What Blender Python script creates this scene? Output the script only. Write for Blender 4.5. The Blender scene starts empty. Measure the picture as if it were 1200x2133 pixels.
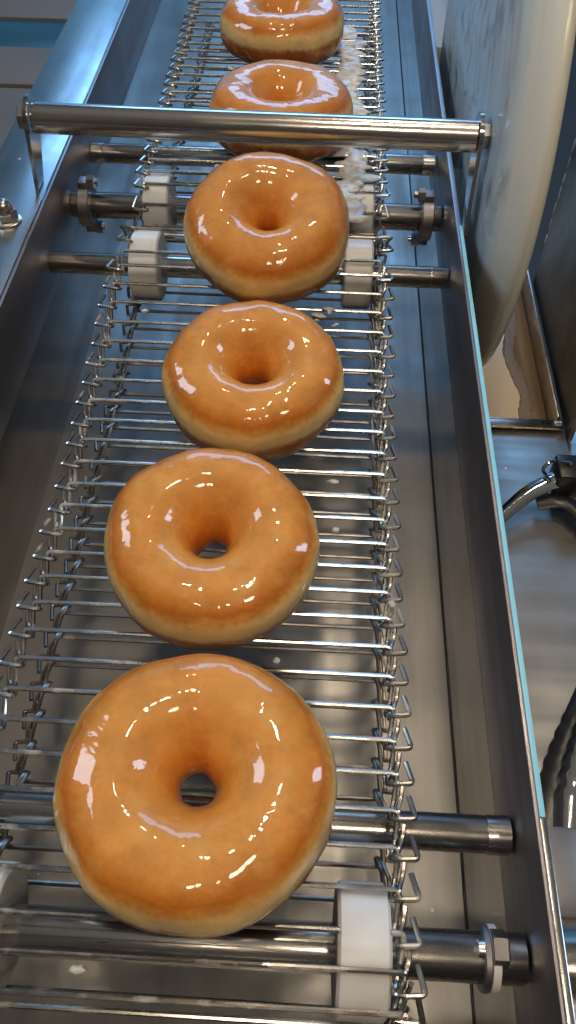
import bpy, bmesh, math, random
from mathutils import Vector, Matrix, noise
random.seed(7)
sc = bpy.context.scene
C = sc.collection
PI = math.pi

# ---------------------------------------------------------------- camera
cam = bpy.data.cameras.new('camera'); camo = bpy.data.objects.new('camera', cam); C.objects.link(camo)
sc.camera = camo
right = Vector((0.99863506, 0.05079272, 0.01217012)); upv = Vector((-0.04753985, 0.78742679, 0.61457222)); fwd = Vector((-0.02163272, 0.61431194, -0.78876668))
camo.matrix_world = Matrix(((right.x, upv.x, -fwd.x, .0358), (right.y, upv.y, -fwd.y, 0), (right.z, upv.z, -fwd.z, .2746), (0, 0, 0, 1)))
cam.sensor_fit = 'VERTICAL'; cam.sensor_height = 36; cam.lens = 36 * 1700.6 / 2133
cam.clip_start = .005; cam.clip_end = 50
sc.render.resolution_x = 576; sc.render.resolution_y = 1024

# ---------------------------------------------------------------- light of the room
world = bpy.data.worlds.new('World'); sc.world = world; world.use_nodes = True
nt = world.node_tree; nt.nodes.clear()
out = nt.nodes.new('ShaderNodeOutputWorld'); bg = nt.nodes.new('ShaderNodeBackground')
tc = nt.nodes.new('ShaderNodeTexCoord'); sep = nt.nodes.new('ShaderNodeSeparateXYZ')
nt.links.new(tc.outputs['Generated'], sep.inputs[0])
# a daylit side (towards +Y) and a dim warm room behind the camera
rmp = nt.nodes.new('ShaderNodeValToRGB'); rmp.color_ramp.interpolation = 'EASE'
e = rmp.color_ramp.elements
e[0].position = .0; e[0].color = (.055, .050, .045, 1)
e[1].position = 1; e[1].color = (.10, .30, .52, 1)
m = e.new(.84); m.color = (.055, .055, .057, 1)
m = e.new(.93); m.color = (.07, .16, .26, 1)
mr = nt.nodes.new('ShaderNodeMapRange'); mr.inputs[1].default_value = -1; mr.inputs[2].default_value = 1
nt.links.new(sep.outputs[1], mr.inputs[0]); nt.links.new(mr.outputs[0], rmp.inputs[0])
nz = nt.nodes.new('ShaderNodeTexNoise'); nz.inputs['Scale'].default_value = 2.6; nz.inputs['Detail'].default_value = 3
nt.links.new(tc.outputs['Generated'], nz.inputs['Vector'])
mr2 = nt.nodes.new('ShaderNodeMapRange'); mr2.inputs[1].default_value = .35; mr2.inputs[2].default_value = .65; mr2.inputs[3].default_value = .45; mr2.inputs[4].default_value = 1.5
nt.links.new(nz.outputs['Fac'], mr2.inputs[0])
mul = nt.nodes.new('ShaderNodeMix'); mul.data_type = 'RGBA'; mul.blend_type = 'MULTIPLY'; mul.inputs[0].default_value = 1
nt.links.new(rmp.outputs[0], mul.inputs[6]); nt.links.new(mr2.outputs[0], mul.inputs[7])
zr = nt.nodes.new('ShaderNodeMapRange'); zr.inputs[1].default_value = .70; zr.inputs[2].default_value = .98; zr.inputs[3].default_value = 0; zr.inputs[4].default_value = 1
nt.links.new(sep.outputs[2], zr.inputs[0])
# pale lit ceiling overhead
ce = nt.nodes.new('ShaderNodeMix'); ce.data_type = 'RGBA'; ce.inputs[7].default_value = (.135, .13, .12, 1)
nt.links.new(zr.outputs[0], ce.inputs[0]); nt.links.new(mul.outputs[2], ce.inputs[6]); nt.links.new(ce.outputs[2], bg.inputs[0]); bg.inputs[1].default_value = 1.0
nt.links.new(bg.outputs[0], out.inputs[0])

def area(name, loc, target, sx, sy, power, col):
    l = bpy.data.lights.new(name, 'AREA'); l.shape = 'RECTANGLE'; l.size = sx; l.size_y = sy; l.energy = power; l.color = col
    o = bpy.data.objects.new(name, l); C.objects.link(o); o.location = loc
    d = Vector(target) - Vector(loc); o.rotation_euler = d.to_track_quat('-Z', 'Y').to_euler(); return o
area('window_far', (.05, 2.6, 1.25), (0, .3, 0), 1.6, .6, 17, (.26, .56, 1))
area('window_right', (2.3, .9, 1.3), (0, .3, 0), .45, .8, 14, (.60, .78, 1))
area('window_left', (-1.9, .9, 1.5), (0, .3, 0), .55, .9, 15, (.72, .84, 1))
WARM = (1, .80, .58)
for i, (x, y, z, pw) in enumerate([(.02, .27, 1.45, 4.6), (.17, .40, 1.5, 3.0), (.10, 1.0, 1.5, 3.6), (.02, -.72, 1.35, 5.6), (.45, -.55, 1.35, 6.0)]):
    l = bpy.data.lights.new('ceiling_bulb', 'POINT'); l.energy = pw * 2.2; l.shadow_soft_size = .045; l.color = WARM
    if y < 0: l.shadow_soft_size = .10
    o = bpy.data.objects.new('ceiling_bulb', l); C.objects.link(o); o.location = (x, y, z)

vs = sc.view_settings; vs.view_transform = 'Standard'; vs.look = 'None'; vs.exposure = .04; vs.gamma = 1; vs.use_curve_mapping = False
sc.render.engine = 'CYCLES'
sc.cycles.max_bounces = 8; sc.cycles.glossy_bounces = 5; sc.cycles.sample_clamp_indirect = 4; sc.cycles.caustics_reflective = False

# ---------------------------------------------------------------- materials
def N(t, k, **kw):
    n = t.nodes.new(k)
    for a, b in kw.items():
        if hasattr(n, a): setattr(n, a, b)
        else: n.inputs[a.replace('_', ' ')].default_value = b
    return n
def mat(name, col, metal=0, rough=.5, **kw):
    m = bpy.data.materials.new(name); m.use_nodes = True
    b = m.node_tree.nodes['Principled BSDF']
    b.inputs['Base Color'].default_value = (*col, 1); b.inputs['Metallic'].default_value = metal; b.inputs['Roughness'].default_value = rough
    for k, v in kw.items(): b.inputs[k.replace('_', ' ')].default_value = v
    return m
def steel(name, col=(.56, .55, .53), rough=.22, streak=(90, 3, 90), amt=.12, bump=.0, blotch=.10, coords='Object', metal=1.0, specks=False):
    """brushed steel: grain stretched along one axis, blotchy wear, fine bump"""
    m = mat(name, col, metal, rough); t = m.node_tree; b = t.nodes['Principled BSDF']
    tc = N(t, 'ShaderNodeTexCoord'); mp = N(t, 'ShaderNodeMapping'); mp.inputs['Scale'].default_value = streak
    t.links.new(tc.outputs[coords], mp.inputs[0])
    n1 = N(t, 'ShaderNodeTexNoise', Scale=12., Detail=5.); t.links.new(mp.outputs[0], n1.inputs['Vector'])
    n2 = N(t, 'ShaderNodeTexNoise', Scale=18., Detail=6.); t.links.new(tc.outputs[coords], n2.inputs['Vector'])
    # roughness
    r1 = N(t, 'ShaderNodeMapRange'); r1.inputs[1].default_value = .3; r1.inputs[2].default_value = .7; r1.inputs[3].default_value = max(.03, rough - amt); r1.inputs[4].default_value = rough + amt
    mx = N(t, 'ShaderNodeMath', operation='ADD'); mx.inputs[1].default_value = 0
    t.links.new(n1.outputs['Fac'], r1.inputs[0])
    r2 = N(t, 'ShaderNodeMapRange'); r2.inputs[1].default_value = .35; r2.inputs[2].default_value = .7; r2.inputs[3].default_value = 0; r2.inputs[4].default_value = blotch
    t.links.new(n2.outputs['Fac'], r2.inputs[0]); t.links.new(r1.outputs[0], mx.inputs[0]); t.links.new(r2.outputs[0], mx.inputs[1]); t.links.new(mx.outputs[0], b.inputs['Roughness'])
    # colour
    c = N(t, 'ShaderNodeMapRange'); c.inputs[1].default_value = .3; c.inputs[2].default_value = .75; c.inputs[3].default_value = 1.18; c.inputs[4].default_value = .66
    av = N(t, 'ShaderNodeMath', operation='ADD'); t.links.new(n1.outputs['Fac'], av.inputs[0]); t.links.new(n2.outputs['Fac'], av.inputs[1])
    hf = N(t, 'ShaderNodeMath', operation='MULTIPLY'); hf.inputs[1].default_value = .5; t.links.new(av.outputs[0], hf.inputs[0]); t.links.new(hf.outputs[0], c.inputs[0])
    mm = N(t, 'ShaderNodeMix', data_type='RGBA', blend_type='MULTIPLY'); mm.inputs[0].default_value = 1; mm.inputs[6].default_value = (*col, 1)
    t.links.new(c.outputs[0], mm.inputs[7])
    last = mm.outputs[2]
    if specks:
        v = N(t, 'ShaderNodeTexVoronoi', Scale=70.); t.links.new(tc.outputs[coords], v.inputs['Vector'])
        g = N(t, 'ShaderNodeMath', operation='LESS_THAN'); g.inputs[1].default_value = .055; t.links.new(v.outputs['Distance'], g.inputs[0])
        s2 = N(t, 'ShaderNodeSeparateColor'); t.links.new(v.outputs['Color'], s2.inputs[0])
        g2 = N(t, 'ShaderNodeMath', operation='GREATER_THAN'); g2.inputs[1].default_value = .84; t.links.new(s2.outputs[0], g2.inputs[0])
        g3 = N(t, 'ShaderNodeMath', operation='MULTIPLY'); t.links.new(g.outputs[0], g3.inputs[0]); t.links.new(g2.outputs[0], g3.inputs[1])
        m3 = N(t, 'ShaderNodeMix', data_type='RGBA'); t.links.new(g3.outputs[0], m3.inputs[0]); t.links.new(last, m3.inputs[6]); m3.inputs[7].default_value = (.75, .73, .68, 1)
        last = m3.outputs[2]
        iv = N(t, 'ShaderNodeMath', operation='MULTIPLY_ADD'); iv.inputs[1].default_value = -metal; iv.inputs[2].default_value = metal
        t.links.new(g3.outputs[0], iv.inputs[0]); t.links.new(iv.outputs[0], b.inputs['Metallic'])
    t.links.new(last, b.inputs['Base Color'])
    if bump:
        bp = N(t, 'ShaderNodeBump', Strength=bump); bp.inputs['Distance'].default_value = .0003; t.links.new(n1.outputs['Fac'], bp.inputs['Height']); t.links.new(bp.outputs[0], b.inputs['Normal'])
    return m
S_floor = steel('brushed_floor_steel', (.30, .295, .285), .37, (7, .35, 7), .09, .35, .12, specks=True)
S_wall = steel('brushed_wall_steel', (.34, .32, .31), .12, (2, .25, 7), .03, .08, .05, specks=True)
S_band = steel('band_steel', (.32, .30, .32), .40, (2, .3, 9), .06, .2, .1)
S_plate = steel('plate_steel', (.40, .42, .44), .24, (8, .5, 8), .07, .12, .16, specks=True)
S_edge = mat('edge_sky_reflection', (.34, .78, .98), .0, .35)  # blue sky reflection on the rail's top edge, painted as base colour
S_shaft = steel('turned_shaft_steel', (.56, .54, .51), .17, (6, 90, 90), .05, .1)
S_bar = steel('polished_bar_steel', (.74, .70, .66), .15, (.6, 60, 60), .04, .08)
S_wire = steel('wire_steel', (.52, .50, .475), .20, (9, 9, 9), .07, 0, .12)
S_wire2 = steel('dark_wire_steel', (.33, .30, .27), .28, (9, 9, 9), .07, 0, .12)  # darker, rougher steel for the wires returning underneath
def film(m):
    """dried sugar film on part of each wire"""
    t = m.node_tree; b = t.nodes['Principled BSDF']; tc = N(t, 'ShaderNodeTexCoord'); oi = N(t, 'ShaderNodeObjectInfo')
    ad = N(t, 'ShaderNodeVectorMath', operation='ADD'); t.links.new(tc.outputs['Object'], ad.inputs[0]); t.links.new(oi.outputs['Random'], ad.inputs[1])
    n = N(t, 'ShaderNodeTexNoise', Scale=70., Detail=5.); t.links.new(ad.outputs[0], n.inputs['Vector'])
    g = N(t, 'ShaderNodeMapRange'); g.inputs[1].default_value = .56; g.inputs[2].default_value = .66; g.inputs[4].default_value = .7; t.links.new(n.outputs['Fac'], g.inputs[0])
    src = b.inputs['Base Color'].links[0].from_socket
    mx = N(t, 'ShaderNodeMix', data_type='RGBA'); t.links.new(g.outputs[0], mx.inputs[0]); t.links.new(src, mx.inputs[6]); mx.inputs[7].default_value = (.62, .59, .53, 1); t.links.new(mx.outputs[2], b.inputs['Base Color'])
    iv = N(t, 'ShaderNodeMath', operation='SUBTRACT'); iv.inputs[0].default_value = 1; t.links.new(g.outputs[0], iv.inputs[1]); t.links.new(iv.outputs[0], b.inputs['Metallic'])
film(S_wire); film(S_wire2)
S_bolt = steel('bolt_steel', (.66, .64, .62), .18, (9, 9, 9), .05)
S_mirror = steel('bracket_steel', (.55, .53, .52), .10, (5, 5, 5), .03)
S_table = steel('counter_steel', (.38, .37, .355), .38, (.5, 6, 6), .08, .2, .14, specks=True)
S_tray = steel('tray_steel', (.52, .48, .44), .26, (6, 6, .6), .07, .1, .1)
S_dark = steel('machine_panel_steel', (.16, .155, .155), .38, (5, 5, 5), .05, 0, .1, metal=.8)
S_chrome = mat('tongs_chrome', (.75, .75, .75), 1, .06)
M_black = mat('black_rubber', (.02, .022, .025), 0, .28)
M_seam = mat('seam_shadow_gap', (.02, .02, .02), 0, .8)
M_brown = mat('far_cabinet_brown', (.17, .135, .11), 0, .5)
M_teal = mat('far_cabinet_teal', (.012, .07, .10), 0, .35)
M_pale = mat('pale_wall_panel', (.42, .47, .52), 0, .5)

def plastic(name, col, streaks=False):
    m = mat(name, col, 0, .38, Subsurface_Weight=.35, Subsurface_Scale=.004); t = m.node_tree; b = t.nodes['Principled BSDF']
    b.inputs['Subsurface Radius'].default_value = (1, .9, .8)
    tc = N(t, 'ShaderNodeTexCoord'); n = N(t, 'ShaderNodeTexNoise', Scale=60., Detail=4.); t.links.new(tc.outputs['Object'], n.inputs['Vector'])
    r = N(t, 'ShaderNodeValToRGB'); r.color_ramp.elements[0].position = .3; r.color_ramp.elements[1].position = .7
    r.color_ramp.elements[0].color = (col[0] * .85, col[1] * .84, col[2] * .80, 1); r.color_ramp.elements[1].color = (*col, 1)
    t.links.new(n.outputs['Fac'], r.inputs[0]); t.links.new(r.outputs[0], b.inputs['Base Color'])
    return m
M_white = plastic('white_nylon', (.90, .91, .91))

def disc_mat():
    m = mat('glaze_smeared_plastic', (.5, .5, .45), 0, .3, Coat_Weight=.4, Coat_Roughness=.12, Subsurface_Weight=.25, Subsurface_Scale=.006)
    t = m.node_tree; b = t.nodes['Principled BSDF']
    tc = N(t, 'ShaderNodeTexCoord'); sp = N(t, 'ShaderNodeSeparateXYZ'); t.links.new(tc.outputs['Object'], sp.inputs[0])
    # polar coordinates about the wheel's axle: streaks follow the turning
    rr = N(t, 'ShaderNodeCombineXYZ'); t.links.new(sp.outputs[1], rr.inputs[0]); t.links.new(sp.outputs[2], rr.inputs[1])
    ln = N(t, 'ShaderNodeVectorMath', operation='LENGTH'); t.links.new(rr.outputs[0], ln.inputs[0])
    at = N(t, 'ShaderNodeMath', operation='ARCTAN2'); t.links.new(sp.outputs[2], at.inputs[0]); t.links.new(sp.outputs[1], at.inputs[1])
    cv = N(t, 'ShaderNodeCombineXYZ'); 
    a1 = N(t, 'ShaderNodeMath', operation='MULTIPLY'); a1.inputs[1].default_value = 130; t.links.new(ln.outputs['Value'], a1.inputs[0])
    a2 = N(t, 'ShaderNodeMath', operation='MULTIPLY'); a2.inputs[1].default_value = 1.6; t.links.new(at.outputs[0], a2.inputs[0])
    t.links.new(a1.outputs[0], cv.inputs[0]); t.links.new(a2.outputs[0], cv.inputs[1])
    n = N(t, 'ShaderNodeTexNoise', Scale=1., Detail=6., Distortion=.4); t.links.new(cv.outputs[0], n.inputs['Vector'])
    r = N(t, 'ShaderNodeValToRGB'); r.color_ramp.elements[0].position = .30; r.color_ramp.elements[1].position = .72
    r.color_ramp.elements[0].color = (.50, .64, .70, 1); r.color_ramp.elements[1].color = (.74, .88, .92, 1)
    t.links.new(n.outputs['Fac'], r.inputs[0])
    # clean rim is creamier
    g = N(t, 'ShaderNodeMapRange'); g.inputs[1].default_value = .149; g.inputs[2].default_value = .156; t.links.new(ln.outputs['Value'], g.inputs[0])
    mx = N(t, 'ShaderNodeMix', data_type='RGBA'); t.links.new(g.outputs[0], mx.inputs[0]); t.links.new(r.outputs[0], mx.inputs[6]); mx.inputs[7].default_value = (.90, .93, .84, 1)
    # dark clotted smears on the face
    cv2 = N(t, 'ShaderNodeCombineXYZ'); b1 = N(t, 'ShaderNodeMath', operation='MULTIPLY'); b1.inputs[1].default_value = 38; t.links.new(ln.outputs['Value'], b1.inputs[0])
    b2 = N(t, 'ShaderNodeMath', operation='MULTIPLY'); b2.inputs[1].default_value = 3.2; t.links.new(at.outputs[0], b2.inputs[0]); t.links.new(b1.outputs[0], cv2.inputs[0]); t.links.new(b2.outputs[0], cv2.inputs[1])
    n3 = N(t, 'ShaderNodeTexNoise', Scale=1., Detail=5.); t.links.new(cv2.outputs[0], n3.inputs['Vector'])
    g3 = N(t, 'ShaderNodeMapRange'); g3.inputs[1].default_value = .53; g3.inputs[2].default_value = .66; g3.inputs[4].default_value = .8; t.links.new(n3.outputs['Fac'], g3.inputs[0])
    iv = N(t, 'ShaderNodeMath', operation='SUBTRACT'); iv.inputs[0].default_value = 1; t.links.new(g.outputs[0], iv.inputs[1])
    gm = N(t, 'ShaderNodeMath', operation='MULTIPLY'); t.links.new(g3.outputs[0], gm.inputs[0]); t.links.new(iv.outputs[0], gm.inputs[1])
    mx2 = N(t, 'ShaderNodeMix', data_type='RGBA'); t.links.new(gm.outputs[0], mx2.inputs[0]); t.links.new(mx.outputs[2], mx2.inputs[6]); mx2.inputs[7].default_value = (.20, .20, .20, 1)
    t.links.new(mx2.outputs[2], b.inputs['Base Color'])
    bp = N(t, 'ShaderNodeBump', Strength=.35); bp.inputs['Distance'].default_value = .0015; t.links.new(n.outputs['Fac'], bp.inputs['Height']); t.links.new(bp.outputs[0], b.inputs['Normal'])
    return m
M_disc = disc_mat()

def dough_mat():
    m = mat('glazed_dough', (.6, .3, .08), 0, .42, Subsurface_Weight=.30, Subsurface_Scale=.005, Specular_IOR_Level=.2, Coat_Weight=1.0, Coat_Roughness=.05, Coat_IOR=1.5)
    t = m.node_tree; b = t.nodes['Principled BSDF']
    b.inputs['Subsurface Radius'].default_value = (1, .5, .2)
    tc = N(t, 'ShaderNodeTexCoord'); oi = N(t, 'ShaderNodeObjectInfo')
    off = N(t, 'ShaderNodeVectorMath', operation='SCALE'); off.inputs[0].default_value = (1, 1, 1); t.links.new(oi.outputs['Random'], off.inputs['Scale'])
    ad = N(t, 'ShaderNodeVectorMath', operation='ADD'); t.links.new(tc.outputs['Object'], ad.inputs[0]); t.links.new(off.outputs[0], ad.inputs[1])
    n1 = N(t, 'ShaderNodeTexNoise', Scale=38., Detail=4.); n2 = N(t, 'ShaderNodeTexNoise', Scale=420., Detail=3.); n3 = N(t, 'ShaderNodeTexNoise', Scale=95., Detail=2.)
    for n in (n1, n2, n3): t.links.new(ad.outputs[0], n.inputs['Vector'])
    # bake colour by side: attribute 'bake' runs 0 underside .. 1 crown (built with the mesh), wavered by noise
    at = N(t, 'ShaderNodeAttribute'); at.attribute_name = 'bake'
    w = N(t, 'ShaderNodeMath', operation='MULTIPLY_ADD'); w.inputs[1].default_value = .12; w.inputs[2].default_value = -.06; t.links.new(n1.outputs['Fac'], w.inputs[0])
    w3 = N(t, 'ShaderNodeMath', operation='MULTIPLY_ADD'); w3.inputs[1].default_value = .10; w3.inputs[2].default_value = -.05; t.links.new(n2.outputs['Fac'], w3.inputs[0])
    s = N(t, 'ShaderNodeMath', operation='ADD'); t.links.new(at.outputs['Fac'], s.inputs[0]); t.links.new(w.outputs[0], s.inputs[1])
    s2 = N(t, 'ShaderNodeMath', operation='ADD'); t.links.new(s.outputs[0], s2.inputs[0]); t.links.new(w3.outputs[0], s2.inputs[1])
    r = N(t, 'ShaderNodeValToRGB'); cr = r.color_ramp
    stops = [(.0, (.34, .10, .015)), (.46, (.44, .13, .02)), (.51, (.66, .34, .10)), (.56, (.94, .64, .28)), (.73, (.93, .59, .24)), (.80, (.74, .325, .060)), (.86, (.60, .180, .018)), (.94, (.71, .275, .042)), (1., (.78, .345, .075))]
    cr.elements[0].position = 0; cr.elements[0].color = (*stops[0][1], 1); cr.elements[1].position = 1; cr.elements[1].color = (*stops[-1][1], 1)
    for p, c in stops[1:-1]: cr.elements.new(p).color = (*c, 1)
    t.links.new(s2.outputs[0], r.inputs[0])
    # mottled browning
    g = N(t, 'ShaderNodeMapRange'); g.inputs[1].default_value = .35; g.inputs[2].default_value = .68; g.inputs[3].default_value = .91; g.inputs[4].default_value = 1.08; t.links.new(n3.outputs['Fac'], g.inputs[0])
    mm = N(t, 'ShaderNodeMix', data_type='RGBA', blend_type='MULTIPLY'); mm.inputs[0].default_value = 1; t.links.new(r.outputs[0], mm.inputs[6]); t.links.new(g.outputs[0], mm.inputs[7])
    # thin milky sugar patches
    n4 = N(t, 'ShaderNodeTexNoise', Scale=75., Detail=5.); t.links.new(ad.outputs[0], n4.inputs['Vector'])
    g4 = N(t, 'ShaderNodeMapRange'); g4.inputs[1].default_value = .56; g4.inputs[2].default_value = .74; g4.inputs[4].default_value = .30; t.links.new(n4.outputs['Fac'], g4.inputs[0])
    m4 = N(t, 'ShaderNodeMix', data_type='RGBA'); t.links.new(g4.outputs[0], m4.inputs[0]); t.links.new(mm.outputs[2], m4.inputs[6]); m4.inputs[7].default_value = (.88, .54, .18, 1)
    t.links.new(m4.outputs[2], b.inputs['Base Color'])
    # glaze: long soft runs and small blisters in the clear coat
    nb = N(t, 'ShaderNodeTexNoise', Scale=70., Detail=2.5, Distortion=.6); t.links.new(ad.outputs[0], nb.inputs['Vector'])
    nb2 = N(t, 'ShaderNodeTexNoise', Scale=300., Detail=2.); t.links.new(ad.outputs[0], nb2.inputs['Vector'])
    hs = N(t, 'ShaderNodeMath', operation='MULTIPLY_ADD'); hs.inputs[1].default_value = .06; t.links.new(nb2.outputs['Fac'], hs.inputs[0]); t.links.new(nb.outputs['Fac'], hs.inputs[2])
    bp = N(t, 'ShaderNodeBump', Strength=.5); bp.inputs['Distance'].default_value = .0012; t.links.new(hs.outputs[0], bp.inputs['Height'])
    t.links.new(bp.outputs[0], b.inputs['Coat Normal'])
    bp2 = N(t, 'ShaderNodeBump', Strength=.5); bp2.inputs['Distance'].default_value = .0012; hp = N(t, 'ShaderNodeMath', operation='MULTIPLY_ADD'); hp.inputs[1].default_value = .35; t.links.new(n2.outputs['Fac'], hp.inputs[0]); t.links.new(n3.outputs['Fac'], hp.inputs[2]); t.links.new(hp.outputs[0], bp2.inputs['Height']); t.links.new(bp2.outputs[0], b.inputs['Normal'])
    return m
M_dough = dough_mat()
def glaze_mat(name, col):
    m = mat(name, col, 0, .3, Subsurface_Weight=.2, Subsurface_Scale=.003, Coat_Weight=.25, Coat_Roughness=.15); t = m.node_tree; b = t.nodes['Principled BSDF']
    tc = N(t, 'ShaderNodeTexCoord'); n = N(t, 'ShaderNodeTexNoise', Scale=220., Detail=4.); t.links.new(tc.outputs['Object'], n.inputs['Vector'])
    r = N(t, 'ShaderNodeValToRGB'); r.color_ramp.elements[0].position = .3; r.color_ramp.elements[0].color = (col[0] * .8, col[1] * .79, col[2] * .76, 1); r.color_ramp.elements[1].position = .65; r.color_ramp.elements[1].color = (*col, 1)
    t.links.new(n.outputs['Fac'], r.inputs[0]); t.links.new(r.outputs[0], b.inputs['Base Color'])
    bp = N(t, 'ShaderNodeBump', Strength=.5); bp.inputs['Distance'].default_value = .0012; t.links.new(n.outputs['Fac'], bp.inputs['Height']); t.links.new(bp.outputs[0], b.inputs['Normal'])
    return m
M_sugar = glaze_mat('wet_sugar_glaze', (.80, .79, .76))
M_pool = mat('liquid_glaze', (.80, .64, .42), 0, .12, Coat_Weight=1., Coat_Roughness=.03)

# ---------------------------------------------------------------- mesh helpers
def mesh_obj(name, bm, m, parent=None, smooth=True, ang=35):
    me = bpy.data.meshes.new(name)
    bmesh.ops.recalc_face_normals(bm, faces=bm.faces)
    if smooth:
        for f in bm.faces: f.smooth = True
        for ed in bm.edges:
            if len(ed.link_faces) == 2 and ed.calc_face_angle(0) > math.radians(ang): ed.smooth = False
    bm.to_mesh(me); bm.free()
    if m: me.materials.append(m)
    o = bpy.data.objects.new(name, me); C.objects.link(o)
    if parent: o.parent = parent
    return o
def tag(o, label=None, cat=None, group=None, kind=None):
    if label: o['label'] = label
    if cat: o['category'] = cat
    if group: o['group'] = group
    if kind: o['kind'] = kind
    return o
def empty(name, loc=(0, 0, 0)):
    o = bpy.data.objects.new(name, None); C.objects.link(o); o.location = loc; o.empty_display_size = .01; return o
def copy_tree(o, parent=None):
    c = o.copy(); C.objects.link(c); c.parent = parent
    for ch in [x for x in bpy.data.objects if x.parent == o]: copy_tree(ch, c)
    return c
def box(bm, x0, x1, y0, y1, z0, z1, bev=0, seg=2):
    r = bmesh.ops.create_cube(bm, size=1)
    for v in r['verts']:
        v.co = Vector(((x0 + x1) / 2 + v.co.x * (x1 - x0), (y0 + y1) / 2 + v.co.y * (y1 - y0), (z0 + z1) / 2 + v.co.z * (z1 - z0)))
    if bev:
        es = {ed for v in r['verts'] for ed in v.link_edges}
        bmesh.ops.bevel(bm, geom=list(es), offset=bev, segments=seg, affect='EDGES', profile=.5)
    return bm
def lathe(bm, prof, axis='X', c=(0, 0, 0), n=48, closed=True):
    """revolve (along, radius) pairs about an axis through c"""
    rings = []
    for (a, r) in prof:
        ring = []
        for k in range(n):
            t = 2 * PI * k / n
            if axis == 'X': p = (a, r * math.cos(t), r * math.sin(t))
            elif axis == 'Z': p = (r * math.cos(t), r * math.sin(t), a)
            else: p = (r * math.cos(t), a, r * math.sin(t))
            ring.append(bm.verts.new((p[0] + c[0], p[1] + c[1], p[2] + c[2])))
        rings.append(ring)
    for i in range(len(rings) - 1):
        for k in range(n): bm.faces.new((rings[i][k], rings[i][(k + 1) % n], rings[i + 1][(k + 1) % n], rings[i + 1][k]))
    if closed: bm.faces.new(rings[0]); bm.faces.new(rings[-1])
    return bm
def fillet(pts, r, n=4):
    out = [Vector(pts[0])]
    for i in range(1, len(pts) - 1):
        p0, p1, p2 = Vector(pts[i - 1]), Vector(pts[i]), Vector(pts[i + 1])
        d0 = p0 - p1; d1 = p2 - p1; rr = min(r, d0.length * .48, d1.length * .48)
        a = p1 + d0.normalized() * rr; b = p1 + d1.normalized() * rr
        for k in range(n + 1):
            t = k / n; out.append((1 - t) ** 2 * a + 2 * t * (1 - t) * p1 + t * t * b)
    out.append(Vector(pts[-1])); return out
def tube(bm, pts, r, n=8, sx=1, sy=1, ref=Vector((0, 0, 1))):
    rings = []
    for i, p in enumerate(pts):
        d = (pts[min(i + 1, len(pts) - 1)] - pts[max(i - 1, 0)]).normalized()
        if i == 0:
            u = d.cross(ref)
            if u.length < .1: u = d.cross(Vector((1, 0, 0)))
            u.normalize()
        else: u = (u - d * u.dot(d)).normalized()
        w = d.cross(u)
        rk = r(i / (len(pts) - 1)) if callable(r) else r
        rings.append([bm.verts.new(p + rk * (sx * math.cos(2 * PI * k / n) * u + sy * math.sin(2 * PI * k / n) * w)) for k in range(n)])
    for i in range(len(rings) - 1):
        for k in range(n): bm.faces.new((rings[i][k], rings[i][(k + 1) % n], rings[i + 1][(k + 1) % n], rings[i + 1][k]))
    bm.faces.new(rings[0]); bm.faces.new(rings[-1]); return bm
def hexa(bm, c, r, x0, x1, axis='X', rot=0):
    b2 = bmesh.new(); ch = r * .1; s = 1 if x1 > x0 else -1
    lathe(b2, [(x0, r), (x1 - s * ch, r), (x1, r * .86)], axis, (0, 0, 0), 6)
    bmesh.ops.rotate(b2, verts=b2.verts, cent=(0, 0, 0), matrix=Matrix.Rotation(rot, 3, axis))
    bmesh.ops.translate(b2, verts=b2.verts, vec=c)
    me = bpy.data.meshes.new('t'); b2.to_mesh(me); b2.free(); bm.from_mesh(me); bpy.data.meshes.remove(me); return bm

# ---------------------------------------------------------------- conveyor frame
YN, YF = -.12, 1.15
XL, XR, ZB, ZT = -.120, .112, -.104, .020
frame = tag(empty('conveyor_frame'), 'long brushed steel trough frame that carries the two wire belts', 'conveyor frame')
bm = bmesh.new(); box(bm, XL, XR, YN, YF, ZB - .003, ZB); fl = mesh_obj('floor_panel', bm, S_floor, frame, False)
bm = bmesh.new(); box(bm, XL - .003, XL, YN, YF, ZB - .003, ZT - .0005); mesh_obj('side_wall', bm, S_wall, frame, False)
bm = bmesh.new(); box(bm, XR, XR + .003, YN, YF, ZB - .003, ZT - .006); mesh_obj('side_wall', bm, S_wall, frame, False)
# upper bands, standing proud of the walls
bm = bmesh.new(); box(bm, XL, XL + .0022, YN, YF, -.028, ZT, .0009); mesh_obj('rail_band', bm, S_band, frame)
bm = bmesh.new(); box(bm, XR - .0014, XR + .0014, YN, YF, -.030, ZT, .0003, 2); mesh_obj('rail_band', bm, S_band, frame)
bm = bmesh.new(); box(bm, XR - .0002, XR + .0017, .084, .401, ZT + .0001, ZT + .0010, .0003); mesh_obj('top_edge', bm, S_edge, frame)  # length of edge that carries the painted blue reflection
bm = bmesh.new(); box(bm, XR - .0004, XR + .0020, YN, .0838, ZT + .0001, ZT + .0009, .0003); mesh_obj('top_edge', bm, S_bolt, frame)
bm = bmesh.new(); box(bm, -.158, XL - .0002, YN, YF, ZT - .003, ZT, .0008); box(bm, -.158, -.155, YN, YF, ZT - .05, ZT - .0025, .0005); mesh_obj('top_flange', bm, S_plate, frame)
bm = bmesh.new(); box(bm, XR - .0006, XR - .0002, YN, YF, ZB + .0003, ZB + .0010); mesh_obj('seam', bm, M_seam, frame, False)
def nut_dome(x, y, z):
    bm = bmesh.new(); lathe(bm, [(z, .0078), (z + .0010, .0078), (z + .0013, .0073)], 'Z', (x, y, 0), 32)
    hexa(bm, (x, y, 0), .0062, z + .0012, z + .0062, 'Z', .3)
    lathe(bm, [(z + .006, .0050), (z + .009, .0047), (z + .0112, .0036), (z + .0125, .0020), (z + .0129, .0004)], 'Z', (x, y, 0), 32)
    return mesh_obj('cap_nut', bm, S_bolt, frame)
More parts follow.
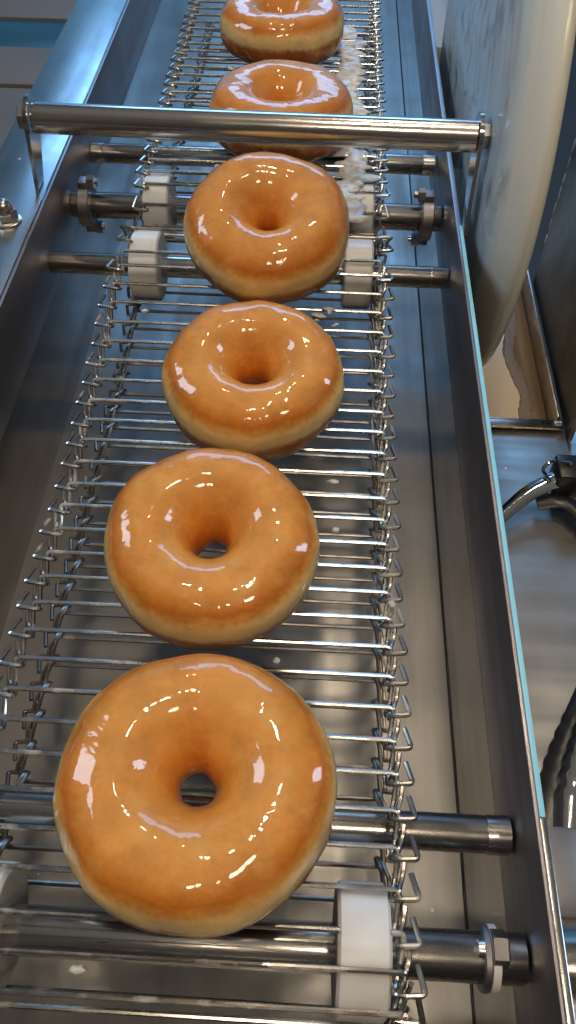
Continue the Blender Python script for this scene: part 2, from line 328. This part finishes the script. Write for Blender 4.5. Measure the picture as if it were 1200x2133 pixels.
nut_dome(-.1335, .3895, ZT)

# ---------------------------------------------------------------- wire belts
PT = .0127; Y0 = .3651
RW = .00090
def link_bm(worn=0):
    bm = bmesh.new(); p = PT * 1000; mm = .001
    R = [(0, 0, 0), (70.6, 0, 0), (70.2, -3.0, -1.6), (69.3, -p + 3.2, -4.2), (67.9, -p - .6, -3.2), (67.4, -p - 2.9, -1.4), (70.0, -p - 3.2, -.6), (76.2, -p - 2.9, -.1), (74.2, -p + 5.0, -1.0)]
    Lp = [(-x, y, z) for (x, y, z) in R[1:]][::-1]
    pts = [Vector(q) * mm for q in Lp + R[1:]]
    tube(bm, fillet(pts, .0016, 4), RW, 8)
    for sx in (1, -1): tube(bm, fillet([Vector(q) * mm for q in ((sx * 72.2, -4.0, -1.0), (sx * 71.9, -7.5, -3.0), (sx * 70.2, -p + .2, -2.2), (sx * 68.8, -p - 2.6, -.9))], .002, 3), RW * .9, 6)
    return bm
proto = {}
def link(parent, y, z, ang, mt, rng):
    """ang = slope of the belt about X (0 = top strand, pi = returning underneath)"""
    if mt.name not in proto:
        o = mesh_obj('cross_wire', link_bm(), mt, parent); proto[mt.name] = o.data
    else:
        o = bpy.data.objects.new('cross_wire', proto[mt.name]); C.objects.link(o); o.parent = parent
    o.location = (rng.uniform(-.0006, .0006), y + rng.uniform(-.0003, .0003), z); o.rotation_euler = (ang, 0, rng.uniform(-.003, .003)); return o
def beltz(Y):
    n = (Y0 - Y) / PT
    if n < 0: return .0106
    t = (n - 13) / 13; return .0158 * (t * t - .33) - .0048 * (t ** 3 - t)
def belt(label, yn, zn, yf, zf, r, zret, ystop=None, first=0.0):
    """closed wire belt: top strand from yf to yn, wraps both ends, returns below"""
    root = tag(empty('wire_belt', (0, (yn + yf) / 2, 0)), label, 'wire belt', 'wire conveyor belts'); cy = (yn + yf) / 2
    path = []
    ds = .0006; Y = yf
    while Y > yn: path.append((Y, beltz(Y))); Y -= ds
    a = 0
    while a < PI: path.append((yn - r * math.sin(a), zn + r * math.cos(a))); a += ds / r
    Y = yn
    while Y < yf:
        s = (Y - yn) / max(.001, (yf - yn)); zz = zret + (zn - r - zret) * max(0, 1 - (Y - yn) / .05) ** 2 + (zf - r - zret) * max(0, 1 - (yf - Y) / .05) ** 2
        path.append((Y, zz)); Y += ds
    a = PI
    while a < 2 * PI: path.append((yf - r * math.sin(a), zf + r * math.cos(a))); a += ds / r
    acc = -first; rng = random.Random(3); cnt = 0
    step = round(PT / ds)
    for i in range(1, len(path)):
        dy = path[i][0] - path[i - 1][0]; dz = path[i][1] - path[i - 1][1]
        acc += math.hypot(dy, dz)
        if acc >= PT:
            acc -= PT
            if ystop and path[i][0] > ystop: continue
            q = path[(i + step) % len(path)]; ang = math.atan2(-(q[1] - path[i][1]), -(q[0] - path[i][0]))       # chord to the next wire
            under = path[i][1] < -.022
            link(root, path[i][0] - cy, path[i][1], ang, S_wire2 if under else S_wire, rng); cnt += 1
    return root
# near belt: top rods fall at Y0 - n*PT
yfar = .3955
belt('near wire conveyor belt sagging under the three nearest glazed rings', .050, -.0095, yfar, -.0095, .0201, -.0430, None, (yfar - Y0 - .0026) % PT)
belt('far wire conveyor belt with glaze clots, behind the steel crossbar', .4555, -.0095, 1.05, -.0095, .0201, -.0400, .80, .003)

# ---------------------------------------------------------------- shafts with sprockets
def sprocket(parent, x0, x1, y, z, r=.0194, chips=7):
    bm = bmesh.new(); n = 48; rings = []
    prof = [(x0, .55), (x0, .93), (x0 + .0010, 1), (x1 - .0010, 1), (x1, .93), (x1, .55)]
    for a, k in prof:
        ring = []
        for i in range(n):
            t = 2 * PI * i / n
            f = 1 + .015 * math.cos(t * chips) if k > .6 else 1
            ring.append(bm.verts.new((a, y + r * k * f * math.cos(t), z + r * k * f * math.sin(t))))
        rings.append(ring)
    for i in range(len(rings) - 1):
        for k in range(n): bm.faces.new((rings[i][k], rings[i][(k + 1) % n], rings[i + 1][(k + 1) % n], rings[i + 1][k]))
    bm.faces.new(rings[0]); bm.faces.new(rings[-1])
    o = mesh_obj('sprocket', bm, M_white, parent, True, 30)
    return o
def shaft(label, y, z, r, x0, x1, spr=(), collars=(), group='conveyor roller shafts', sleeve=None, boltside=1):
    root = tag(empty('roller_shaft', (0, y, z)), label, 'shaft', group)
    bm = bmesh.new(); lathe(bm, [(x0, r * .97), (x0 + .0005, r), (x1 - .0005, r), (x1, r * .97)], 'X', (0, 0, 0), 40)
    if sleeve:
        for a, b in sleeve: lathe(bm, [(a, r * 1.0), (a + .0002, r * 1.045), (b - .0002, r * 1.045), (b, r)], 'X', (0, 0, 0), 40, False)
    mesh_obj('rod', bm, S_shaft, root)
    for a, b in spr: sprocket(root, a, b, 0, 0)
    for xc in collars:
        s = 1 if xc > 0 else -1
        bm = bmesh.new(); lathe(bm, [(xc - .0035, r), (xc - .0035, r * 1.62), (xc - .0029, r * 1.7), (xc + .0029, r * 1.7), (xc + .0035, r * 1.62), (xc + .0035, r)], 'X', (0, 0, 0), 40, False)
        box(bm, xc - .0028, xc + .0028, -.004, .004, r * 1.5, r * 2.15, .0006); box(bm, xc - .0028, xc + .0028, -.004, .004, -r * 2.15, -r * 1.5, .0006)
        co = mesh_obj('collar', bm, S_band, root)
        for zz in (r * 1.95, -r * 1.95):
            bm = bmesh.new(); hexa(bm, (0, 0, zz), .0041, xc - s * .0026, xc - s * .0072, 'X', .2); lathe(bm, [(xc - s * .007, .0021), (xc - s * .0092, .0021)], 'X', (0, 0, zz), 16)
            mesh_obj('bolt', bm, S_bolt, co)
    return root
RI = XR - .0024; LI = XL + .0024
shaft('plain steel shaft passing under the nearest ring, second shaft from the bottom', .0875, -.0105, .0062, LI, RI, sleeve=[(.1015, RI)])
s2 = shaft('thick steel shaft at the bottom with a white sprocket and hex bolt', .050, -.0095, .0074, LI, RI, spr=[(.0512, .0672), (-.0672, -.0512)])
# clamp collar with hex bolt facing the viewer on the bottom shaft
bm = bmesh.new(); lathe(bm, [(.0962, .0074), (.0962, .0094), (.0966, .0098), (.0982, .0098), (.0986, .0094), (.0986, .0074)], 'X', (0, 0, -.0008), 40, False)
cl = mesh_obj('collar', bm, S_band, s2)
bm = bmesh.new(); hexa(bm, (0, .0010, .0054), .0060, .0988, .1036, 'X', .1); lathe(bm, [(.0945, .0026), (.0964, .0028)], 'X', (0, .001, .0066), 20); mesh_obj('bolt', bm, S_bolt, cl)
bm = bmesh.new(); lathe(bm, [(.0987, .0074), (.0987, .0096), (.1012, .0096), (.1012, .0074)], 'X', (0, 0, -.0010), 40, False); mesh_obj('washer', bm, M_white, cl)
shaft('slim steel shaft with two white sprockets at the start of the near belt', .3955, -.0095, .0060, LI, RI, spr=[(-.0690, -.0530), (.0505, .0665)], sleeve=[(.100, .1008)])
shaft('bolted steel shaft with two white sprockets at the end of the far belt', .4555, -.0095, .0078, LI, RI, spr=[(-.0710, -.0555), (.0525, .0680)], collars=(-.1085, .1010))
shaft('farthest visible steel shaft, just below the crossbar in view', .5165, -.0090, .0062, LI, RI, sleeve=[(-.1175, -.109), (.1015, RI)])

# ---------------------------------------------------------------- crossbar
cb = tag(empty('crossbar', (0, .427, ZT)), 'polished steel crossbar on two thin brackets spanning above the trough', 'guard bar')
BY0, BZ0 = .4345, .0545; BY1, BZ1 = .4215, .0600
def onbar(x): k = (x + .122) / .239; return Vector((x, BY0 + (BY1 - BY0) * k - .427, BZ0 + (BZ1 - BZ0) * k - ZT))
bm = bmesh.new(); tube(bm, [onbar(-.1215), onbar(-.1213), onbar(.1153), onbar(.1155)], lambda t: .0079, 40); mesh_obj('rod', bm, S_bar, cb)
for x, s in ((-.1235, -1), (.1165, 1)):
    cpt = onbar(x); bm = bmesh.new(); th = .0011
    # plate in the YZ plane: rounded top, tapering to the foot on the rail
    out = []
    for k in range(13):
        t = -.15 + (PI + .3) * k / 12; out.append((cpt.y + .0118 * math.cos(t), cpt.z + .0118 * math.sin(t)))
    out += [(cpt.y - .017 , .004), (cpt.y - .0195, -.006), (cpt.y - .012, -.006), (cpt.y - .004, .006)]
    a = [bm.verts.new((x - th, q[0], q[1])) for q in out]; b = [bm.verts.new((x + th, q[0], q[1])) for q in out]
    bm.faces.new(a); bm.faces.new(b)
    for k in range(len(out)): bm.faces.new((a[k], a[(k + 1) % len(out)], b[(k + 1) % len(out)], b[k]))
    mesh_obj('bracket', bm, S_mirror, cb, True, 30)
    bm = bmesh.new(); lathe(bm, [(x + s * .0011, .0075), (x + s * .0020, .0075)], 'X', (0, cpt.y, cpt.z), 28); hexa(bm, (0, cpt.y, cpt.z), .0068, x + s * .0019, x + s * .0065, 'X', .52); mesh_obj('bolt', bm, S_bolt, cb)

# ---------------------------------------------------------------- doughnuts
def ring_mesh(R, H, rh, seed):
    nu, nv = 160, 96; bm = bmesh.new(); V = []; att = []
    a = (R - rh) / 2; rc = (R + rh) / 2; rng = Vector((seed * 3.7, seed * 1.3, seed * 7.1))
    for i in range(nu):
        u = 2 * PI * i / nu; row = []
        k = 1 + .034 * noise.noise(Vector((math.cos(u) * 1.3, math.sin(u) * 1.3, 0)) + rng) + .006 * math.cos(2 * u + seed)
        hk = 1 + .05 * noise.noise(Vector((math.cos(u) * 1.1, math.sin(u) * 1.1, 5)) + rng)
        hh = 1 + .22 * noise.noise(Vector((math.cos(u) * 1.6, math.sin(u) * 1.6, 9)) + rng)
        for j in range(nv):
            v = 2 * PI * j / nv; cx, cz = math.cos(v), math.sin(v)
            if cz >= 0:
                ex = 2.3 if cx > 0 else 2.2
            else: ex = 2.5
            px = math.copysign(abs(cx) ** (2 / ex), cx); pz = math.copysign(abs(cz) ** (2 / ex), cz)
            rr = rc + a * px; z = (.50 if cz >= 0 else .50) * H * pz
            # the crown peaks outside the middle; funnel toward the hole
            if cx < 0:
                rr = rc + a * px - (a * .10 * abs(px) * (1 - abs(pz))) * hh
                z -= (.05 * max(0, pz) + .15) * H * px * px
                rr += (.0004 * math.cos(2 * u + seed * 2.1) + .00022 * math.cos(3 * u + seed) + .0012 * (noise.noise(Vector((seed * 1.7, .3, .4))))) * abs(px)
            wob = .0010 * noise.noise(Vector((rr * math.cos(u), rr * math.sin(u), z)) * 55 + rng) + .0003 * noise.noise(Vector((rr * math.cos(u), rr * math.sin(u), z)) * 160 + rng)
            wob *= min(1, (rr / R) ** 1.5 * 1.6); rr = rr * (1 + (k - 1) * min(1, max(0, rr / R))) + wob * px; z = z * hk + wob * pz
            vert = bm.verts.new((rr * math.cos(u), rr * math.sin(u), H / 2 + z)); row.append(vert)
            h = .5 + .5 * pz * .999
            # bake value: crown 1, equator about .4, underside 0; hole wall stays pale gold
            val = max(0, min(1, h)) if cx > 0 else max(0, min(1, .86 + .14 * pz if pz > 0 else .86 + .3 * pz))
            # equator band a little below the middle
            att.append(val + .02 * noise.noise(Vector((math.cos(u) * 2, math.sin(u) * 2, 3)) + rng))
        V.append(row)
    for i in range(nu):
        for j in range(nv): bm.faces.new((V[i][j], V[(i + 1) % nu][j], V[(i + 1) % nu][(j + 1) % nv], V[i][(j + 1) % nv]))
    return bm, att
def doughnut(cx, cy, z0, R, H, rh, seed, label, tilt=(0, 0, 0)):
    bm, att = ring_mesh(R, H, rh, seed)
    o = mesh_obj('doughnut', bm, M_dough, None, True, 180)
    at = o.data.attributes.new('bake', 'FLOAT', 'POINT'); at.data.foreach_set('value', att)
    o.location = (cx, cy, z0); o.rotation_euler = tilt
    return tag(o, label, 'doughnut', 'glazed ring doughnuts riding on the wire belts')
rows = [
 (.0060, .0880, .0050, .0432, .0335, .0074, 1, 'largest glazed ring doughnut at the bottom, nearest the white sprocket', (0, 0, 0)),
 (.0000, .1850, -.0010, .0415, .0345, .0072, 2, 'second glazed ring doughnut from the bottom, on the sagging middle of the belt', (.09, .0, 0)),
 (.0094, .2778, .0006, .0410, .0350, .0068, 3, 'third glazed ring doughnut from the bottom, just above the belt middle', (.12, 0, 0)),
 (.0097, .3727, .0190, .0427, .0350, .0056, 4, 'glazed ring doughnut just below the crossbar, bridging the gap between the two belts', (.26, 0, 0)),
 (.0088, .5050, .0115, .0442, .0340, .0080, 5, 'glazed ring doughnut partly hidden behind the steel crossbar', (0, 0, 0)),
 (.0023, .6330, .0115, .0445, .0330, .0090, 6, 'farthest glazed ring doughnut, cut off by the top edge of the photo', (0, 0, 0)),
]
for r_ in rows: doughnut(*r_)

# ---------------------------------------------------------------- glaze clots
def blob(bm, c, sx, sy, sz, seed):
    r = bmesh.ops.create_icosphere(bm, subdivisions=3, radius=1)
    s = Vector((seed, seed * 2, seed * .5))
    for v in r['verts']:
        k = 1 + .35 * noise.noise(v.co * 1.6 + s) + .15 * noise.noise(v.co * 4 + s)
        v.co = Vector((v.co.x * sx * k + c[0], v.co.y * sy * k + c[1], v.co.z * sz * k + c[2]))
def clots(label, pts, seed, name='glaze_clot', **kw):
    bm = bmesh.new(); rng = random.Random(seed)
    for (x, y, z, s) in pts:
        for k in range(3):
            blob(bm, (x + rng.uniform(-1, 1) * s, y + rng.uniform(-1, 1) * s, z + rng.uniform(-.2, .2) * s), s * rng.uniform(.6, 1.9), s * rng.uniform(.45, .9), s * rng.uniform(.22, .42), rng.random() * 50)
    o = mesh_obj(name, bm, M_sugar, None, True, 180)
    m = o.modifiers.new('flow', 'REMESH'); m.mode = 'VOXEL'; m.voxel_size = .0006; m.use_smooth_shade = True
    m = o.modifiers.new('soft', 'SMOOTH'); m.factor = .6; m.iterations = 9
    return tag(o, label, 'glaze', **kw)
rng = random.Random(11)
pts = []
for i in range(80):
    y = .425 + .25 * i / 79; pts.append((.0545 + rng.uniform(-.006, .005) - (.004 if y > .55 else 0), y, .0106 + rng.uniform(-.0008, .0012), rng.uniform(.0030, .0055)))
clots('long lumpy white glaze smear along the belt right of the far doughnuts', pts, 1)
clots('white glaze clot on the belt left of the crossbar doughnuts', [(-.0215, .463, .0112, .0026), (-.0260, .4680, .011, .002), (-.024, .4560, .0110, .0016), (-.030, .4575, .011, .0013)], 2)
clots('thin glaze clot left of the doughnut behind the crossbar', [(-.031, .553, .011, .0022), (-.033, .557, .011, .0018)], 3)
clots('glaze clot on the far belt left of the farthest doughnut', [(-.032, .600, .011, .002), (-.030, .604, .0105, .0018)], 6)
clots('glaze clot between two doughnuts at the right sprocket of the near belt', [(.038, .3330, .0085, .0024), (.043, .3390, .0085, .002), (.034, .328, .008, .0016), (.046, .3285, .008, .0016)], 4)
def drop(x, y, sx, sy, sz, label, z=None):
    bm = bmesh.new(); blob(bm, (0, 0, 0), sx, sy, sz, x * 900)
    o = mesh_obj('glaze_drop', bm, M_sugar, None, True, 180); o.location = (x, y, (beltz(y) + .0006) if z is None else z)
    return tag(o, label, 'glaze drop', 'small glaze drops on wires and steel')
drop(-.0520, .3370, .0020, .0012, .0009, 'small glaze drop on a wire beneath the left near sprocket')
drop(.0475, .2360, .0026, .0012, .0011, 'oval glaze drop on a wire right of the third doughnut from the bottom')
drop(.0717, .1725, .0016, .0015, .0012, 'round glaze drop caught in the right edge hooks of the near belt')
drop(.0490, .2090, .0016, .0014, .0010, 'crumb of glaze on a wire right of the second doughnut from the bottom')
drop(-.0235, .0376, .0024, .0012, .0010, 'pale glaze drop on a wire in front of the bottom doughnut', .0075)
drop(.0275, .1440, .0014, .0013, .0009, 'tiny glaze drop in the gap behind the bottom doughnut')

# ---------------------------------------------------------------- glaze wheel, tray, counter
AY, AZ = .526, .031
bm = bmesh.new()
lathe(bm, [(-.0065, .012), (-.0065, .060), (-.0065, .100), (-.0062, .135), (-.0056, .145), (-.0035, .1500), (.0020, .1600), (.0050, .1655), (.0085, .1692), (.0115, .1700), (.0145, .1685), (.0165, .160), (.0165, .012)], 'X', (0, 0, 0), 160)
wheel = mesh_obj('glaze_disc', bm, M_disc, None, True, 60); wheel.location = (.1280, AY, AZ)
tag(wheel, 'huge pale milky plastic disc smeared with glaze, right of the trough', 'disc')

cnt = bmesh.new(); box(cnt, .1155, .60, -.30, .3715, -.104, -.100, .0005); box(cnt, .1155, .1955, .3715, .72, -.164, -.160, .0005)
tag(mesh_obj('counter', cnt, S_table, None), kind='structure')
tray = tag(empty('glaze_tray', (.16, .42, -.16)), 'steel glaze tray under the white disc with cream glaze inside', 'tray')
def tp(name, b, m_=S_tray): o = mesh_obj(name, b, m_, tray); o.location = (-.16, -.42, .16); return o
bm = bmesh.new(); box(bm, .1165, .1940, .373, .700, -.1590, -.1575); tp('tray_base', bm)
bm = bmesh.new(); box(bm, .1165, .1940, .3720, .3735, -.157, -.0965, .0004); box(bm, .1165, .1960, .3660, .3720, -.0985, -.0965, .0004); tp('front_wall', bm)
bm = bmesh.new(); box(bm, .1925, .1940, .3736, .700, -.157, -.094, .0004); tp('side_wall', bm)
bm = bmesh.new(); lathe(bm, [(.1965, .0001), (.1945, .0026), (.1905, .0026)], 'X', (0, .3700, -.0955), 20); tp('hinge_pin', bm, S_bolt)
bm = bmesh.new(); box(bm, .1170, .1922, .3738, .699, -.1570, -.1120)
pool = mesh_obj('glaze_pool', bm, M_pool, None, False)
# scum line where the pool meets the tray wall
tag(pool, 'cream coloured liquid glaze standing in the steel tray', 'glaze')
bm = bmesh.new(); rng = random.Random(5)
for i in range(34):
    y = .387 + .0085 * i; blob(bm, (.1775 + .0035 * math.sin(i * .6) + .0001 * i, y, -.1118), .0035 + rng.random() * .0006, .0120, .0007, 2 + i * .11)
box(bm, .1790, .1921, .3739, .699, -.1122, -.1116)
sk = mesh_obj('glaze_skin', bm, mat('dried_glaze_skin', (.26, .19, .13), 0, .55), None, True, 180)
tag(sk, 'brownish dried glaze skin running along the cream pool in the tray', 'glaze')
pn = bmesh.new(); box(pn, .1968, .1998, .357, .5180, -.0990, .30, .0006)
panel = tag(empty('machine_panel', (.19, .42, -.1)), 'dark grey steel machine panel standing right of the glaze tray', 'panel')
o = mesh_obj('plate', pn, S_dark, panel); o.location = (-.19, -.42, .1)
bm = bmesh.new(); rng = random.Random(8)
for i in range(30): z = -.06 + .33 * i / 29; blob(bm, (.1967, .5170 + rng.uniform(-.0006, .0006), z), .0004, .0009 + rng.random() * .0009, .003 + rng.random() * .004, i)
tag(mesh_obj('crust', bm, M_sugar, panel, True, 180), 'dried glaze crust along the panel edge').location = (-.19, -.42, .1)
# bearing block outside the right wall
bb = tag(empty('bearing_block', (.15, .08, -.1)), 'square steel bearing block outside the right rail at the bottom corner', 'bearing')
bm = bmesh.new(); box(bm, .1165, .1445, .0690, .1012, -.0990, -.040, .0012); o = mesh_obj('block', bm, steel('block_steel', (.36, .34, .33), .42, (5, 5, 5), .05, .2), bb); o.location = (-.15, -.08, .1)
bm = bmesh.new(); lathe(bm, [(.1150, .0108), (.1500, .0108), (.1510, .010)], 'X', (0, .0500, -.0120), 40); o = mesh_obj('shaft_stub', bm, S_shaft, bb); o.location = (-.15, -.08, .1)

# ---------------------------------------------------------------- tongs lying on the counter
tg = tag(empty('tongs', (.18, .22, -.1)), 'chrome serving tongs with black scalloped tips lying on the steel counter', 'tongs')
def tput(o): o.location = (-.18, -.22, .1); return o
def strip(bm, pts, w0, w1, th, n=60, scal=0, up=Vector((0, 0, 1)), dish=.0):
    """shallow channel-shaped strip along a path"""
    P = fillet(pts, .03, 14); rows_ = []
    L = len(P)
    for i, p in enumerate(P):
        d = (P[min(i + 1, L - 1)] - P[max(i - 1, 0)]).normalized(); s = d.cross(up).normalized(); nn = s.cross(d)
        t = i / (L - 1); w = w0 + (w1 - w0) * t
        if scal: w *= 1 + .14 * abs(math.sin(t * scal * PI))
        rows_.append([bm.verts.new(p + s * w * k + nn * (-dish * k * k + 0)) for k in (-1, -.6, 0, .6, 1)] + [bm.verts.new(p + s * w * k + nn * (-dish * k * k - th)) for k in (1, .6, 0, -.6, -1)])
    for i in range(L - 1):
        for k in range(10): bm.faces.new((rows_[i][k], rows_[i][(k + 1) % 10], rows_[i + 1][(k + 1) % 10], rows_[i + 1][k]))
    bm.faces.new(rows_[0]); bm.faces.new(rows_[-1])
bm = bmesh.new(); strip(bm, [Vector(q) for q in ((.1300, .272, -.092), (.146, .288, -.089), (.162, .3035, -.085), (.178, .3120, -.081), (.19, .313, -.08))], .0036, .0062, .0010, dish=.0022); tput(mesh_obj('arm', bm, S_chrome, tg))
bm = bmesh.new(); strip(bm, [Vector(q) for q in ((.168, .3015, -.090), (.184, .3035, -.088), (.1975, .285, -.088), (.196, .23, -.090), (.178, .186, -.092), (.1635, .155, -.093))], .0052, .0042, .0012, dish=.002); tput(mesh_obj('arm', bm, M_black, tg))
bm = bmesh.new(); strip(bm, [Vector(q) for q in ((.1780, .184, -.0900), (.1660, .160, -.0900), (.1580, .138, -.0915), (.1510, .112, -.0940))], .0058, .0100, .0012, scal=6, dish=.003); tput(mesh_obj('scalloped_tip', bm, M_black, tg))
bm = bmesh.new(); strip(bm, [Vector(q) for q in ((.1830, .186, -.0855), (.1720, .160, -.0855), (.1640, .138, -.087), (.1590, .112, -.0900))], .0050, .0085, .0010, scal=6, dish=.003); tput(mesh_obj('scalloped_tip', bm, S_chrome, tg))
bm = bmesh.new(); box(bm, .1780, .2050, .3060, .3240, -.094, -.074, .002); tput(mesh_obj('pivot_housing', bm, M_black, tg))
bm = bmesh.new(); tube(bm, fillet([Vector(q) for q in ((.1745, .3080, -.081), (.1710, .3170, -.081), (.1760, .3215, -.078), (.1850, .3145, -.072))], .003), .0010, 10); tput(mesh_obj('locking_ring', bm, S_chrome, tg))

# ---------------------------------------------------------------- background
bk = tag(empty('cabinet', (-.5, 1.2, -.3)), 'brown and dark teal cabinet front in the far left background', 'cabinet')
def bput(name, y0, y1, z, m_):
    bm = bmesh.new(); box(bm, -1.6, -.162, y0, y1, z - .05, z, .002); o = mesh_obj(name, bm, m_, bk); o.location = (.5, -1.2, .3)
bput('panel', .30, 1.222, -.300, M_brown)
bput('panel', 1.234, 1.360, -.300, M_brown)
bput('teal_strip', 1.362, 1.468, -.303, M_teal)
bput('panel', 1.470, 2.2, -.300, M_brown)
bm = bmesh.new(); box(bm, -3, 3, -3, 4, -.92, -.90); tag(mesh_obj('floor', bm, mat('dark_tile', (.06, .06, .065), 0, .4), None, False), kind='structure')
wl = tag(empty('wall_panel', (.3, 1.2, 0)), 'pale bluish panel seen between the right rail and the disc', 'panel')
bm = bmesh.new(); box(bm, .1170, .172, .92, 1.6, -.118, -.10, .001); o = mesh_obj('sheet', bm, M_pale, wl); o.location = (-.3, -1.2, 0)
bm = bmesh.new(); box(bm, .172, .1765, .70, 1.6, -.2, -.095, .001); o = mesh_obj('black_trim', bm, M_black, wl); o.location = (-.3, -1.2, 0)
